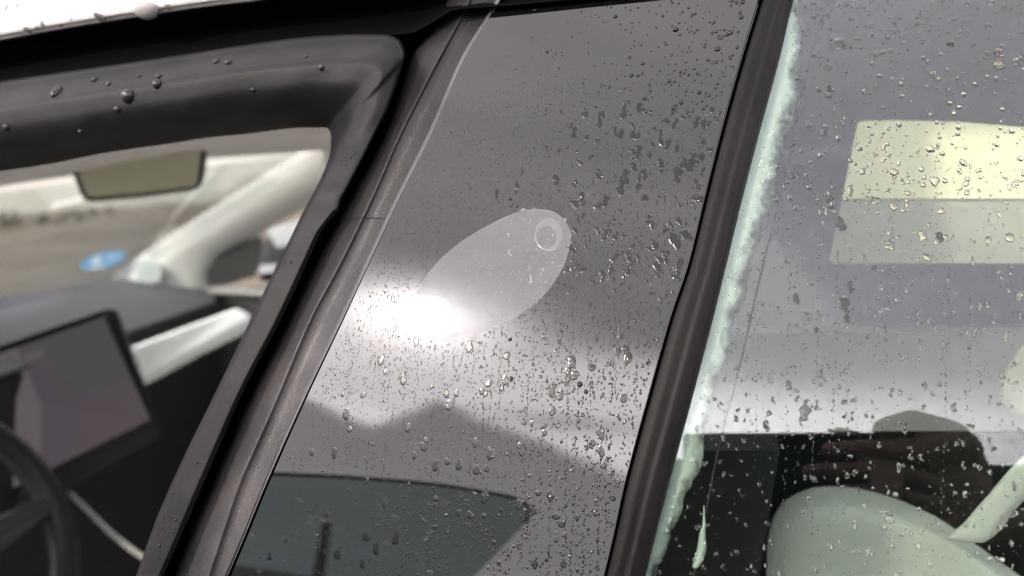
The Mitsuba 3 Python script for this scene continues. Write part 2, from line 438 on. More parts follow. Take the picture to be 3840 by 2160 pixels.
def clear_disc(poly, lift, key, bsdf, label):
    """A flat inlay with exact normals, so that it mirrors like the panel round it."""
    x, s = on_side(poly)
    c = np.array([x.mean(), s.mean()]); rim = np.stack([x, s], 1)
    ws = np.linspace(0, 1, 24)
    g = c + (rim - c)[None] * ws[:, None, None]
    v = side(g[..., 0], g[..., 1], panel_h(g[..., 0]) + lift)
    th = g[..., 1] / R_SIDE
    Nn = np.stack([np.full_like(th, -SLOPE), np.cos(th), np.sin(th)], -1); Nn /= np.linalg.norm(Nn, axis=-1, keepdims=True)
    q = grid_faces(24, len(poly), True); f = np.vstack([q[:, [0, 1, 2]], q[:, [0, 2, 3]]])
    t = trimesh.Trimesh(v.reshape(-1, 3), f, process=False)
    if (t.face_normals * [0, 1, .3]).sum(1).mean() < 0:
        f = f[:, ::-1]
    path = meshkit.write_ply((v.reshape(-1, 3), f), smooth=True, normals=Nn.reshape(-1, 3))
    add(key, {'type': 'ply', 'filename': path, 'face_normals': False, 'bsdf': {'type': 'ref', 'id': bsdf}}, label)


ell = lambda cx, cy, rx, ry, n=90: np.array([(cx + rx * math.cos(a), cy + ry * math.sin(a)) for a in np.linspace(0, 2 * math.pi, n, endpoint=False)])
clear_disc(TEAR, .00008, CH + '__pillar_panel__camera_cover', 'foggy_cover', 'pale misted teardrop window in the glossy panel, sun glare at its lower tip')
eo, ei = on_side(ell(2058, 882, 53, 62)), on_side(ell(2052, 889, 38, 42))
ws = np.linspace(0, 1, 8)[:, None]
gx_, gs_ = ei[0] * (1 - ws) + eo[0] * ws, ei[1] * (1 - ws) + eo[1] * ws
lm = quads(side(gx_, gs_, panel_h(gx_) + .00012 + .00010 * np.sin(np.pi * ws)).reshape(-1, 3), grid_faces(8, 90, True))
if (lm.face_normals * [0, 1, .3]).sum(1).mean() < 0:
    lm.invert()
add(CH + '__pillar_panel__lens_ring', mikit.ply(lm, 'foggy_ring', True), 'pale round lens ring inside the misted teardrop window')

PRr = np.asarray(PRt, float)
# the body behind panel, moulding and rubber
WR = [(2986, -30), (2965, 40), (2928, 200), (2847, 500), (2785, 740), (2722, 1000), (2678, 1180), (2594, 1500), (2502, 1840), (2458, 2010), (2420, 2160), (2366, 2360)]
ca, cb = curve([(a_ - 60, b_) for a_, b_ in sl], 60), curve([(a_ - 40, b_) for a_, b_ in WR], 60)
ca[0], cb[0] = (1500, -260), (2960, -260)
add(CH + '__pillar_core', mikit.ply(loft([P(ca, -.046), P(cb, -.015), P(cb, -.07), P(ca, -.09)]), 'black_void', 30))
# ------------------------------------------------------------------ rubber between panel and rear window
PRr = np.asarray(PRt, float)
WR = [(2986, -30), (2965, 40), (2928, 200), (2847, 500), (2785, 740), (2722, 1000), (2678, 1180), (2594, 1500), (2502, 1840), (2458, 2010), (2420, 2160), (2366, 2360)]
G0, G1 = curve(PRr, N), curve(WR, N)
lerp = lambda t: G0 * (1 - t) + G1 * t
add(CH + '__panel_gap', mikit.ply(loft([P(lerp(0) - [4, 0], -.012), P(lerp(.0), -.0085), P(lerp(.12), -.0085), P(lerp(.12), -.012)]), 'black_void', 30))
r = [P(lerp(.055), -.010), P(lerp(.065), .0000), P(lerp(.10), .0030), P(lerp(.3), .0042), P(lerp(.5), .0038), P(lerp(.62), .0041), P(lerp(.85), .0028), P(lerp(.96), -.0002), P(lerp(1.0), -.0035)]
add(CH + '__window_rubber', mikit.ply(loft(across(r, 36) + [P(lerp(1.0), -.012)]), 'brown_rubber', 40), 'dark brown rubber strip between panel and rear window')

# ------------------------------------------------------------------ rear door window
GH = -.0042
farR = [(5200, y) for _, y in WR]
glass_h = lambda x: np.full_like(np.asarray(x, float), GH)
GL = np.asarray(WR, float) - [8, 0]
# (the sheet and its rim)
edge_r = [(2945, 0), (3012, 95), (2990, 200), (2985, 330), (2975, 440), (2930, 520), (2900, 640), (2885, 740), (2872, 830), (2830, 930), (2800, 1040), (2790, 1120), (2742, 1230), (2722, 1330), (2680, 1430), (2650, 1540), (2636, 1640), (2630, 1720), (2610, 1790), (2560, 1860), (2545, 1930), (2510, 1990), (2500, 2060), (2460, 2120), (2450, 2200), (2400, 2360)]
w = np.interp(np.linspace(-30, 2360, N), [p[1] for p in edge_r], [p[0] for p in edge_r])
yy = np.linspace(-30, 2360, N)
w = w + 6 + 22 * (meshkit.fbm(np.stack([yy / 60, yy * 0, yy * 0], -1), 4, 6) - .5) + 10 * (meshkit.noise(np.stack([yy / 13, yy * 0, yy * 0], -1), 8) - .5)
g1 = np.stack([np.interp(yy, G1[:, 1], G1[:, 0]), yy], 1)
ER = np.stack([np.maximum(w, g1[:, 0] + 22), yy], 1)
es = [P(g1 - [10, 0], -.0066)] + [P(g1 * (1 - t) + ER * t, -.0064) for t in (.2, .4, .6, .8, 1.0)] + [P(ER, -.0078), P(g1 - [10, 0], -.0078)]
em = quads(np.stack(es, 1).reshape(-1, 3), grid_faces(N, 8, True))
if em.volume < 0:
    em.invert()
add(CH + '__rear_window__edge_strip', mikit.ply(em, 'mint_strip', False, np.tile(np.array([(u, 0) for u in (0, .2, .4, .6, .8, 1.0, 1.0, 0)]), (N, 1))), 'pale mint misted strip fading out along the front of the rear window')
sm = [(3330, -20), (3240, 0), (3160, 10), (3110, 45), (3080, 90), (3050, 180), (3025, 290), (3000, 400), (2980, 500), (2960, 600), (2920, 760), (2872, 950), (2840, 1080), (2780, 1350), (2700, 1650), (2640, 1950), (2600, 2160), (2570, 2300)]
c = curve(sm, 120)
seam = loft([P(c + [dx, 0], h) for dx, h in ((-4, -.0066), (0, -.0060), (5, -.0066), (3, -.0072))])
mat('residue', princ((.45, .52, .46), .5))
mat('seam_dark', princ((.05, .055, .055), .4))
add(CH + '__rear_window__seam', mikit.ply(seam, 'seam_dark', 40), 'thin seam line running down the rear window')
dp = [(2640, 1895), (2640, 1960), (2634, 2000), (2632, 2050), (2622, 2090), (2606, 2132)]
c = curve(dp, 40); wd = np.interp(np.linspace(0, 1, 40), [0, .25, .6, .85, .97, 1], [2, 7, 17, 19, 14, 3])
add(CH + '__rear_window__residue', mikit.ply(loft([P(c + np.stack([-wd, 0 * wd], 1), -.0062), P(c, -.0052), P(c + np.stack([wd, 0 * wd], 1), -.0062), P(c, -.0068)]), 'residue', 40), 'pale residue drip near the bottom of the rear window')


# ------------------------------------------------------------------ the cabin seen through the open door and the rear window
def pix(v):
    d = np.asarray(v) - CAM
    z = d @ FWD
    return np.stack([1920 + FOCAL * (d @ RIGHT) / z, 1080 - FOCAL * (d @ UP) / z], -1)


def pts3(l):
    l = np.asarray(l, float)
    return at(l[:, :2], l[:, 2])


def plate(l, thick, direction=(.5, -.86, 0)):
    """A flat-faced piece: outline l of (px, py, Y), THICK metres deep along DIRECTION."""
    v = pts3(l)
    d = np.array(direction, float) * thick
    p = np.asarray(l, float)[:, :2]
    verts, faces = trimesh.creation.triangulate_polygon(sg.Polygon(p), engine='earcut')
    k = [int(np.argmin(((p - q) ** 2).sum(1))) for q in verts]
    f = np.array(k)[faces]
    n = len(v)
    i = np.arange(n); j = (i + 1) % n
    F = np.vstack([f, f[:, ::-1] + n, np.stack([i, j, j + n], 1), np.stack([i, j + n, i + n], 1)])
    t = trimesh.Trimesh(np.vstack([v, v + d]), F, process=False)
    trimesh.repair.fix_normals(t)
    return t


def rail(l, n=50):
    return pts3(curve(l, n))


# roof lining and roof
hn = [(-1500, 925), (-300, 650), (0, 600), (400, 535), (634, 500), (932, 460), (1140, 440), (1300, 430), (1700, 400)]
hf = [(-1500, 1060, -.2), (-300, 765, -.45), (0, 700, -.6), (298, 656, -.8), (671, 604, -1.05), (932, 585, -1.2), (1118, 574, -1.3), (1240, 566, -1.36), (1500, 550, -1.36)]
a, b = P(curve(hn, 50), -.062), rail(hf)
upz = lambda q, k: q + np.array([0, 0, k])
add(CH + '__headliner', mikit.ply(loft([a, a * .5 + b * .5 + [0, 0, .006], b, upz(b, .03), upz(a, .05)]), 'headliner', 30), 'warm grey fabric roof lining above the windscreen')
add(CH + '__roof', mikit.ply(box((-2.2, -1.45, 1.335), (.02, -.11, 1.36)), 'white_paint'))
add(CH + '__rear_lining', mikit.ply(box((-2.2, -1.5, 1.315), (.0, -.09, 1.332)), 'far_side_grey'))
add(CH + '__roof_glass', mikit.ply(([(.02, -1.45, 1.35), (.62, -1.45, 1.35), (.62, -.11, 1.35), (.02, -.11, 1.35)], [(0, 1, 2), (0, 2, 3)]), 'roof_glass'))
add(CH + '__floor', mikit.ply(box((-2.2, -1.6, .2), (1.6, -.02, .26)), 'grey_beige'))
add(CH + '__passenger_seat__cushion', mikit.ply(soft(box((.0, -1.3, .42), (.62, -.88, .6)), .04, 3), 'white_leather', 40))
add(CH + '__driver_seat__cushion', mikit.ply(soft(box((.0, -.62, .40), (.5, -.2, .56)), .04, 3), 'white_leather', 40))
add(CH + '__cabin_rear', mikit.ply(box((-2.2, -1.55, .2), (-2.1, -.05, 1.34)), 'dash_grey'))
add(CH + '__far_side', mikit.ply(plate([(1440, 420, -1.52), (5200, -2600, -1.52), (6000, 3600, -1.52), (1440, 3000, -1.52)], .04, (0, -1, 0)), 'far_side_grey'), 'dim grey far side of the cabin')
add(CH + '__firewall', mikit.ply(box((1.62, -1.6, .2), (1.66, 0, .9)), 'dash_black'))

# windscreen, and beyond it the bank and pale hillside
c4 = pts3([(-420, 775, -.42), (1420, 545, -1.42), (440, 1075, -1.46), (-420, 1210, -.55)])
u, v_ = np.meshgrid(np.linspace(0, 1, 24), np.linspace(0, 1, 24), indexing='ij')
g = ((1 - u) * (1 - v_))[..., None] * c4[0] + (u * (1 - v_))[..., None] * c4[1] + (u * v_)[..., None] * c4[2] + ((1 - u) * v_)[..., None] * c4[3]
add(CH + '__windscreen', mikit.ply((g.reshape(-1, 3), grid_faces(24, 24)), 'screen_glass', True), 'wet windscreen showing a beige bank outside')

# rear-view mirror
mo = [(258, 620, -.66), (300, 735, -.66), (312, 750, -.66), (335, 757, -.66), (520, 740, -.67), (720, 713, -.68), (745, 700, -.68), (757, 680, -.68), (775, 560, -.68)]
add(CH + '__cabin_mirror', mikit.ply(soft(plate(mo, .03), .006, 3), 'mirror_frame', 40), 'rear-view mirror with dark rim hanging at the roof lining')
mg = [(285, 625, -.656), (322, 728, -.656), (345, 740, -.656), (520, 725, -.666), (715, 699, -.676), (738, 684, -.676), (752, 565, -.676)]
add(CH + '__cabin_mirror__glass', mikit.ply(plate(mg, .003), 'mirror_glass'), 'olive grey mirror glass')

# white windscreen pillar on the far side
pl_ = [(1300, 480, -1.36), (1110, 585, -1.38), (930, 695, -1.40), (745, 812, -1.42), (560, 935, -1.44), (418, 1043, -1.46)]
pr_ = [(1560, 560, -1.40), (1330, 690, -1.42), (1100, 800, -1.44), (935, 895, -1.46), (822, 975, -1.47), (779, 1090, -1.48)]
a, b = rail(pl_), rail(pr_)
bul = lambda t, k: a * (1 - t) + b * t + np.array([-.3, .95, 0]) * k
add(CH + '__windscreen_pillar', mikit.ply(loft(across([bul(0, 0), bul(.12, .020), bul(.4, .034), bul(.7, .026), bul(.9, .004), bul(1, -.03)], 24) + [bul(1, -.05), bul(0, -.05)]), 'white_trim', 40), 'white windscreen pillar trim on the far side')
sp = ell(560, 1023, 46, 40, 30)
sp = [(x, y, -1.405) for x, y in sp if y < 1062] + [(604, 1062, -1.405), (516, 1054, -1.405)]
mat('speaker_cloth', princ((.36, .40, .40), .8))
sp.sort(key=lambda q: math.atan2(q[1] - 1030, q[0] - 560))
add(CH + '__windscreen_pillar__speaker_cover', mikit.ply(plate(sp, .004), 'speaker_cloth'), 'round grey speaker cover low on the white pillar')

# dashboard
d0 = [(-420, 1205, -.62), (-200, 1155, -.8), (0, 1112, -1.0), (210, 1078, -1.2), (417, 1044, -1.42), (600, 1064, -1.46), (774, 1085, -1.48)]
d1 = [(-420, 1255, -.60), (-200, 1200, -.75), (0, 1150, -.95), (210, 1112, -1.13), (417, 1075, -1.32), (600, 1078, -1.40), (785, 1098, -1.46)]
d2 = [(-420, 1560, -.42), (-200, 1480, -.52), (0, 1405, -.66), (210, 1335, -.82), (470, 1246, -1.02), (640, 1188, -1.18), (809, 1128, -1.38)]
d3 = [(x, y + 22, Y - .02) for x, y, Y in d2]
d4 = [(x, y + 60, Y - .10) for x, y, Y in d2]
a, b, c_, e_, f_ = rail(d0), rail(d1), rail(d2), rail(d3), rail(d4)
add(CH + '__dashboard', mikit.ply(loft([a, b + [0, 0, .004], b * .96 + c_ * .04, b * .5 + c_ * .5 + [0, 0, .012], c_, e_, f_, upz(a, -.06)]), 'dash_grey', 25), 'dark grey dashboard top under the windscreen')
add(CH + '__dashboard__ledge', mikit.ply(loft([rail([(x, y + 4, Y + .01) for x, y, Y in d1]), rail([(x, y + 14, Y + .012) for x, y, Y in d1]), rail([(x, y + 20, Y) for x, y, Y in d1])]), 'dash_black', 25))
lo = [(-420, 2600, -.42), (-200, 2600, -.52), (0, 2600, -.66), (210, 2600, -.82), (470, 2500, -1.02), (640, 2400, -1.18), (809, 2300, -1.38)]
a, b = rail(d3), rail(lo)
bk = np.array([.1, -.1, 0])
add(CH + '__dashboard__lower_panel', mikit.ply(loft([a - [0, .02, 0], b - [0, .02, 0], b + bk, a + bk - [0, .02, 0]]), 'dash_black', 25))
wb = [(440, 1335, -.94), (481, 1312, -.965), (640, 1252, -1.08), (884, 1163, -1.27), (940, 1190, -1.28), (924, 1248, -1.27), (760, 1330, -1.14), (541, 1449, -.985), (500, 1430, -.96)]
add(CH + '__dashboard__white_bar', mikit.ply(soft(plate(wb, .05), .008, 3), 'dash_white', 40), 'bright white trim bar across the dashboard')
add(CH + '__far_door', mikit.ply(plate([(760, 1088, -1.5), (1500, 1075, -1.5), (1500, 2400, -1.5), (700, 2400, -1.5)], .05), 'dash_grey'))
add(CH + '__far_door__sill', mikit.ply(tube([*pts3([(775, 1090, -1.48), (900, 1097, -1.48), (1100, 1105, -1.47)])], .008, 20), 'metal_trim', True))
add(CH + '__far_door__mirror_base', mikit.ply(plate([(776, 1076, -1.47), (779, 1012, -1.47), (815, 971, -1.47), (898, 920, -1.47), (978, 884, -1.47), (987, 905, -1.47), (973, 1010, -1.47), (955, 1036, -1.47), (849, 1070, -1.47)], .02), 'dash_black'), 'black triangle at the foot of the white pillar')
add(CH + '__door_mirror', mikit.ply(soft(plate([(985, 880, -1.66), (1160, 800, -1.66), (1150, 1060, -1.66), (965, 1060, -1.66)], .08), .02, 3), 'dark_green_trim', 40), 'outside mirror on the far door')
add(CH + '__door_mirror__glass', mikit.ply(plate([(1000, 862, -1.65), (1150, 815, -1.65), (1140, 905, -1.65), (1040, 930, -1.65)], .004), 'speaker_cloth'))
add(CH + '__door_mirror__band', mikit.ply(plate([(966, 998, -1.65), (1040, 990, -1.65), (1036, 1018, -1.65), (970, 1028, -1.65)], .004), 'dash_white'))

# touch screen
so_ = [(-320, 1408, -.62), (405, 1157, -.885), (428, 1162, -.888), (440, 1182, -.89), (601, 1618, -.875), (600, 1642, -.873), (576, 1666, -.868), (-320, 2160, -.60)]
add(CH + '__touch_screen', mikit.ply(plate(so_, .018), 'bezel', 30), 'tilted touch screen in a black bezel on the dashboard')
sc = [(-320, 1440, -.618), (392, 1186, -.878), (565, 1572, -.866), (-320, 2010, -.60)]
v4 = pts3(sc) + np.array([-.0015, .003, 0])
EM = 0.13


def screen_light(p, n, uv):
    u, v = uv.x, uv.y
    c = mix(mi.Color3f(.066, .054, .064), mi.Color3f(.098, .084, .094), smoothstep(.505, .50, u))            # list column on the left
    reflection = smoothstep(.62, .63, u) * smoothstep(.52, .50, v - (u - .62) * .35)  # a reflection on the glass, drawn into the display colour
    c = mix(c, mi.Color3f(.060, .056, .053), reflection)
    low = smoothstep(.66, .67, u) * smoothstep(.66, .68, v)
    c = mix(c, mi.Color3f(.069, .054, .056), low)
    row = smoothstep(.52, .53, u) * smoothstep(.62, .61, u) * smoothstep(.08, .085, v) * smoothstep(.14, .135, v)
    return mix(c, mi.Color3f(.10, .088, .095), row * .7) * EM


tri = trimesh.Trimesh(v4, [[0, 1, 2], [0, 2, 3]], process=False)
if (tri.face_normals[0] * (CAM - v4.mean(0))).sum() < 0:
    tri.invert()
add(CH + '__touch_screen__display', mikit.ply(tri, 'bezel', False, np.array([(0, 0), (1, 0), (1, 1), (0, 1.0)]), emitter={'type': 'area', 'radiance': proc(screen_light)}), 'dim lilac grey display with a painted darker card')

# steering wheel
WC = np.array([.81, -.37, .768]); ev = np.array([math.sin(math.radians(24)), 0, math.cos(math.radians(24))]); ey = np.array([0, 1.0, 0])
tt = np.linspace(0, 2 * math.pi, 97)[:-1]
ax = np.cross(ev, ey)
ring = [WC + (.182 + .019 * math.cos(k * 2 * math.pi / 16)) * (np.cos(tt)[:, None] * ey + np.sin(tt)[:, None] * ev) + .020 * math.sin(k * 2 * math.pi / 16) * ax for k in range(16)]
g = np.stack(ring, 1)
t = quads(g.reshape(-1, 3), np.concatenate([grid_faces(97, 16, True) % (96 * 16)]))
trimesh.repair.fix_normals(t)
add(CH + '__steering_wheel', mikit.ply(t, 'wheel_leather', True), 'black leather steering wheel rim')
hub = to_tri(capsules([(WC, .055), (WC + ey * -.03, .05)], [(WC + ey * .03, .05), (WC, .055)]).refine_to_length(.01))
add(CH + '__steering_wheel__hub', mikit.ply(hub, 'wheel_leather', 40))
for sgn in (-1, 1):
    spk = to_tri(capsules([(WC + ey * .04 * sgn - ev * .01, .026), (WC + ey * .165 * sgn + ev * .005, .015)], [(WC + ey * .165 * sgn + ev * .005, .015), (WC + ey * .178 * sgn, .012)]).refine_to_length(.01))
    add(CH + '__steering_wheel__spoke', mikit.ply(spk, 'wheel_metal', 40))
add(CH + '__console_trim', mikit.ply(tube(pts3([(250, 1835, -.78), (330, 1915, -.74), (430, 2010, -.7), (560, 2105, -.66)]), .0042, 40), 'metal_trim', True), 'thin pale trim line beside the steering wheel')

# blue sticker on the windscreen
st = [(388 + 84 * math.cos(a_) , 977 + 30 * math.sin(a_) - 20 * math.cos(a_)) for a_ in np.linspace(0, 2 * math.pi, 40, endpoint=False)]
sv = pts3([(x, y, -1.395) for x, y in st])
mat('sticker_blue', princ((.05, .30, .62), .5))
mat('sticker_white', princ((.7, .75, .75), .5))
add('parking_sticker', mikit.ply(plate([(x, y, -1.40) for x, y in st], .0012), 'sticker_blue'), 'round blue sticker with pale print on the windscreen corner', 'sticker')
for poly in ([(345, 985), (352, 968), (385, 962), (376, 978), (362, 992)], [(330, 1008), (335, 1000), (395, 995), (390, 1004)], [(400, 968), (425, 955), (430, 962), (405, 978)], [(436, 962), (446, 952), (450, 958), (441, 970)]):
    add('parking_sticker__print', mikit.ply(plate([(x, y, -1.3975) for x, y in poly], .001), 'sticker_white'))

mat('dark_sheet_matt', princ((.008, .011, .011), .9, specular=.05))
# what the rear window shows
add(CH + '__driver_seat', mikit.ply(soft(prism([(2880, 2400), (2890, 2120), (2905, 2040), (2945, 1965), (3040, 1912), (3150, 1900), (3290, 1918), (3430, 1962), (3560, 2022), (3640, 2070), (3800, 2190), (4100, 2400)], -.17, .10), .010, 5), 'green_leather', 40), 'pale seat shoulder low behind the wet rear window')
flat = (-.55, -.83, 0)
add(CH + '__driver_seat__headrest', mikit.ply(plate([(x, y, -.24) for x, y in ((3216, 462), (3236, 454), (3360, 452), (3600, 458), (3840, 478), (4200, 520), (4260, 745), (3158, 745))], .11, flat), 'cream_leather_lit'), 'cream yellow headrest top with daylight painted into its colour')  # upper half: sunlight is put into the cream colour
add(CH + '__driver_seat__neck', mikit.ply(plate([(x, y, -.243) for x, y in ((3158, 744), (4260, 744), (4200, 968), (4100, 988), (3125, 988), (3108, 975))], .10, flat), 'grey_beige'), 'lower half of the headrest with shade painted as grey beige')  # same headrest in a darker colour, its shade painted in
add(CH + '__driver_seat__bolster', mikit.ply(soft(plate([(x, y, -.135) for x, y in ((3520, 2030), (3600, 1968), (3700, 1850), (3840, 1692), (4000, 1530), (4150, 1640), (3860, 1842), (3740, 1960), (3680, 2060))], .03, flat), .006, 3), 'green_leather', 40), 'pale strap rising to the right behind the rear window')
add(CH + '__passenger_seat', mikit.ply(soft(plate([(x, y, -.33) for x, y in ((3732, 1440), (3768, 1375), (3850, 1262), (3960, 1190), (4300, 1200), (4300, 1560), (3800, 1568), (3752, 1540))], .10, flat), .008, 3), 'grey_beige', 40), 'pale headrest at the right behind the rear window')
add(CH + '__rear_cabin_light_trim', mikit.ply(plate([(x, y, -.55) for x, y in ((2400, 1252), (4100, 1245), (4100, 1700), (2400, 1700))], .05), 'grey_trim'))
add(CH + '__added_dark_sheet', mikit.ply(prism([(2550, 1627), (3400, 1622), (4200, 1622), (4400, 2500), (2300, 2500)], -.21, .004), 'dark_sheet_matt'), 'added dark sheet with a straight top edge behind the rear window')  # added sheet that keeps the area of the mirrored phone black
add(CH + '__pillar_trim', mikit.ply(prism([(2520, 1690), (2925, 1690), (2900, 1830), (2845, 2180), (2800, 2400), (2300, 2400)], -.06, .03), 'dark_green_trim'), 'dark green pillar trim behind the rear window')


# ------------------------------------------------------------------ beyond: bank, hillside, photographer, open door
def terrain(key, x0, x1, y0, y1, n, m, hfun, bsdf, label):
    X, Y = np.meshgrid(np.linspace(x0, x1, n), np.linspace(y0, y1, m), indexing='ij')
    add(key, mikit.ply((np.stack([X, Y, hfun(X, Y)], -1).reshape(-1, 3), grid_faces(n, m)), bsdf, True), label, kind='structure')


def bank_h(X, Y):
    az = np.degrees(np.arctan2(X + .09, -(Y - .335)))
    r = np.hypot(X, Y)
    q = np.stack([X, Y, X * 0], -1)
    lift = 1.17 + .25 * np.clip((46.5 - az) / 9, -.2, 1.6) * (az < 60)
    return -.3 + (lift + .3) * np.clip((r - 8) / 9, 0, 1) ** 1.3 + .35 * (meshkit.fbm(q * .5, 4, 2) - .5) * np.clip((r - 8) / 4, 0, 1) + .12 * (meshkit.noise(q * 3, 5) - .5) * np.clip((r - 8) / 4, 0, 1)


mat('bank_earth', princ(proc(lambda p, n, uv: mix(mi.Color3f(.082, .070, .050), mi.Color3f(.110, .095, .068), fbm(p.x * .5, p.y * .5, p.z * .5)) * (.9 + .2 * noise(p.x * 6, p.y * 6, p.z * 6))), .9))
mat('hill_far', princ(proc(lambda p, n, uv: mix(mi.Color3f(.205, .215, .19), mi.Color3f(.26, .255, .21), fbm(p.x * .02, p.y * .02, p.z * .02))), 1.0))
terrain('earth_bank', 3, 26, -26, -3, 90, 90, bank_h, 'bank_earth', 'beige earth bank beyond the windscreen')
terrain('hillside', 40, 400, -400, -20, 60, 60, lambda X, Y: -2 + 70 * np.clip((np.hypot(X, Y) - 60) / 200, 0, 1) + 12 * (meshkit.fbm(np.stack([X, Y, X * 0], -1) * .012, 4, 1) - .5), 'hill_far', 'pale hillside far behind the car')

bush = []
for i in range(70):
    az_ = math.radians(rnd.uniform(41, 58)); r_ = rnd.uniform(16.6, 17.4); c0 = np.array([-.09 + r_ * math.sin(az_), .335 - r_ * math.cos(az_), 0])
    c0[2] = float(bank_h(np.array([c0[0]]), np.array([c0[1]]))[0]) + rnd.uniform(-.03, .10)
    s_ = trimesh.creation.icosphere(1, rnd.uniform(.025, .06)); s_.vertices *= rng.uniform(.6, 1.3, (len(s_.vertices), 1)); s_.apply_translation(c0); bush.append(s_)
mat('bush_leaf', princ((.07, .064, .05), .9))
add('bushes', mikit.ply(trimesh.util.concatenate(bush), 'bush_leaf'), 'low dark bushes along the top of the earth bank', 'bushes', None, 'stuff')

# the open front door, mirrored in the pillar panel
HG, AO = np.array([1.02, .02, 0]), math.radians(48.5)
DD = np.array([-math.cos(AO), math.sin(AO), 0]); DN = np.array([DD[1], -DD[0], 0])       # along the door, and towards its outside


def door_pt(a, z, o=0.0):
    return HG + DD * np.asarray(a)[..., None] + DN * np.asarray(o)[..., None] + np.array([0, 0, 1.0]) * np.asarray(z)[..., None]


dz = lambda a: .94 + 0 * a
mat('door_glass', {'type': 'thindielectric', 'int_ior': 1.5, 'specular_transmittance': rgb(.34, .42, .41)})
gp = [(.28, .94), (.45, 1.05), (.65, 1.13), (.85, 1.178), (.98, 1.198), (1.07, 1.203), (1.10, 1.192), (1.105, 1.165), (1.00, .94)]
gc = np.vstack([curve(gp[:6], 40), curve(gp[5:8], 12)[1:], curve(gp[7:], 4)[1:]])
an = np.linspace(.28, 1.105, 70)
up_ = gc[:np.argmax(gc[:, 0]) + 1]
ztop = np.interp(an, up_[:, 0], up_[:, 1])
k = np.linspace(0, 1, 14)
Z2 = .90 + (ztop - .90)[:, None] * k
A2 = .28 + (an - .28)[:, None] * (1 - .105 / .825 * np.clip((1.165 - Z2) / .225, 0, 1.2))
lean = -(Z2 - .94) * .28
V = door_pt(A2, Z2, lean)
t = quads(V.reshape(-1, 3), grid_faces(70, 14))
add('car__open_door', mikit.ply(t, 'door_glass', True), 'open front door with tinted glass, mirrored in the pillar panel')
mat('glass_edge', princ((.02, .025, .025), .4))
gt = gc[:np.argmax(gc[:, 0]) + 1]
ed = door_pt(gt[:, 0], gt[:, 1], -(gt[:, 1] - .94) * .28)
add('car__open_door__glass_edge', mikit.ply(tube(ed, .0032, 90, 8), 'glass_edge', True))
def obox(a0, a1, z0, z1, o0, o1):
    b = box((a0, o0, z0), (a1, o1, z1)); v = b.vertices.copy()
    b.vertices = door_pt(v[:, 0], v[:, 2], v[:, 1])
    if b.volume < 0: b.invert()
    return b
add('car__open_door__panel', mikit.ply(obox(0, 1.14, .34, .93, -.02, .07), 'white_paint'))
add('car__open_door__inner_trim', mikit.ply(obox(.02, 1.10, .38, .935, -.11, -.022), 'dash_grey'))
drops = []
for i in range(70):
    a_, kz = rnd.uniform(.5, 1.0), rnd.uniform(.2, .92)
    zt = float(np.interp(a_, up_[:, 0], up_[:, 1])); z_ = .94 + (zt - .94) * kz
    s = trimesh.creation.icosphere(1, rnd.uniform(.002, .0045)); s.apply_translation(door_pt(np.array(a_), np.array(z_), np.array(-(z_ - .94) * .28 + .003)))
    drops.append(s)
add('car__open_door__rain', mikit.ply(trimesh.util.concatenate(drops), 'water', True), kind='stuff')

# lamp post behind the open door
mat('post_metal', princ((.08, .08, .08), .6))
pz = np.array([.05 + 8 * math.sin(math.radians(31)), 8 * math.cos(math.radians(31)), 0])
add('post', mikit.ply(tube([pz, pz + [0.03, 0, .6], pz + [.06, 0, 1.2], pz + [.10, 0, 1.78]], np.linspace(.06, .05, 30), 30), 'post_metal', True), 'dark post standing beyond the open door, mirrored in the pillar panel', 'post')

# the photographer: a phone held out in the right hand, mirrored in the rear window
cam = lambda r, u, f: CAM + RIGHT * r + UP * u + FWD * f
mat('phone_black', {'type': 'plastic', 'diffuse_reflectance': rgb(.004, .0045, .005), 'int_ior': 1.5})
mat('skin', princ((.17, .10, .075), .5))
mat('dark_cloth', princ((.008, .008, .009), .9))
mat('hair', princ((.01, .008, .007), .5))
ph = m3.Manifold.batch_hull([m3.Manifold.sphere(.004, 16).translate([float(q) for q in cam(r, u, -.009)]) for r in (-.030, .132) for u in (.026, -.05)])
add('phone', mikit.ply(to_tri(ph), 'phone_black', 40), 'black phone held out by the photographer, mirrored in the rear window', 'phone')
hand = capsules([(cam(.20, -.06, -.05), .030), (cam(.165, -.045, -.03), .026), (cam(.145, -.02, -.022), .018)], [(cam(.165, -.045, -.03), .026), (cam(.148, -.05, -.022), .018)], [(cam(.165, -.03, -.03), .024), (cam(.15, .005, -.02), .014)])
for u, l, b in ((.012, .058, 0), (-.008, .07, .0), (-.027, .066, .0), (-.044, .05, .0)):
    hand += capsules([(cam(.152, u - .01, -.018), .011), (cam(.128, u - .004, .002), .0095), (cam(.15 - l * .75, u, .004), .0085), (cam(.15 - l * 1.2, u - .001, .002), .0075)])
hand += capsules([(cam(.155, -.02, -.03), .013), (cam(.128, .006, -.03), .011), (cam(.105, .022, -.026), .0095), (cam(.085, .030, -.02), .0085)])
hand += capsules([(cam(.160, .018, -.018), .018), (cam(.140, .012, -.012), .017)], [(cam(.165, .0, -.03), .016), (cam(.158, .03, -.018), .0135), (cam(.135, .040, -.012), .012), (cam(.118, .032, -.004), .010)])
arm_e, sh = cam(.44, -.21, -.16), cam(.30, .03, -.50)
body = hand + capsules([(cam(.20, -.06, -.05), .030), (arm_e, .045)])
bm = to_tri(body.refine_to_length(.008)); bm.merge_vertices(); trimesh.smoothing.filter_taubin(bm, iterations=8)
sh2 = cam(-.20, .03, -.50)
hip = cam(.16, -.42, -.62); hipb = cam(-.06, -.42, -.62)
chest = (sh + sh2) / 2
neck, head = cam(.29, .10, -.50), cam(.38, .23, -.46)
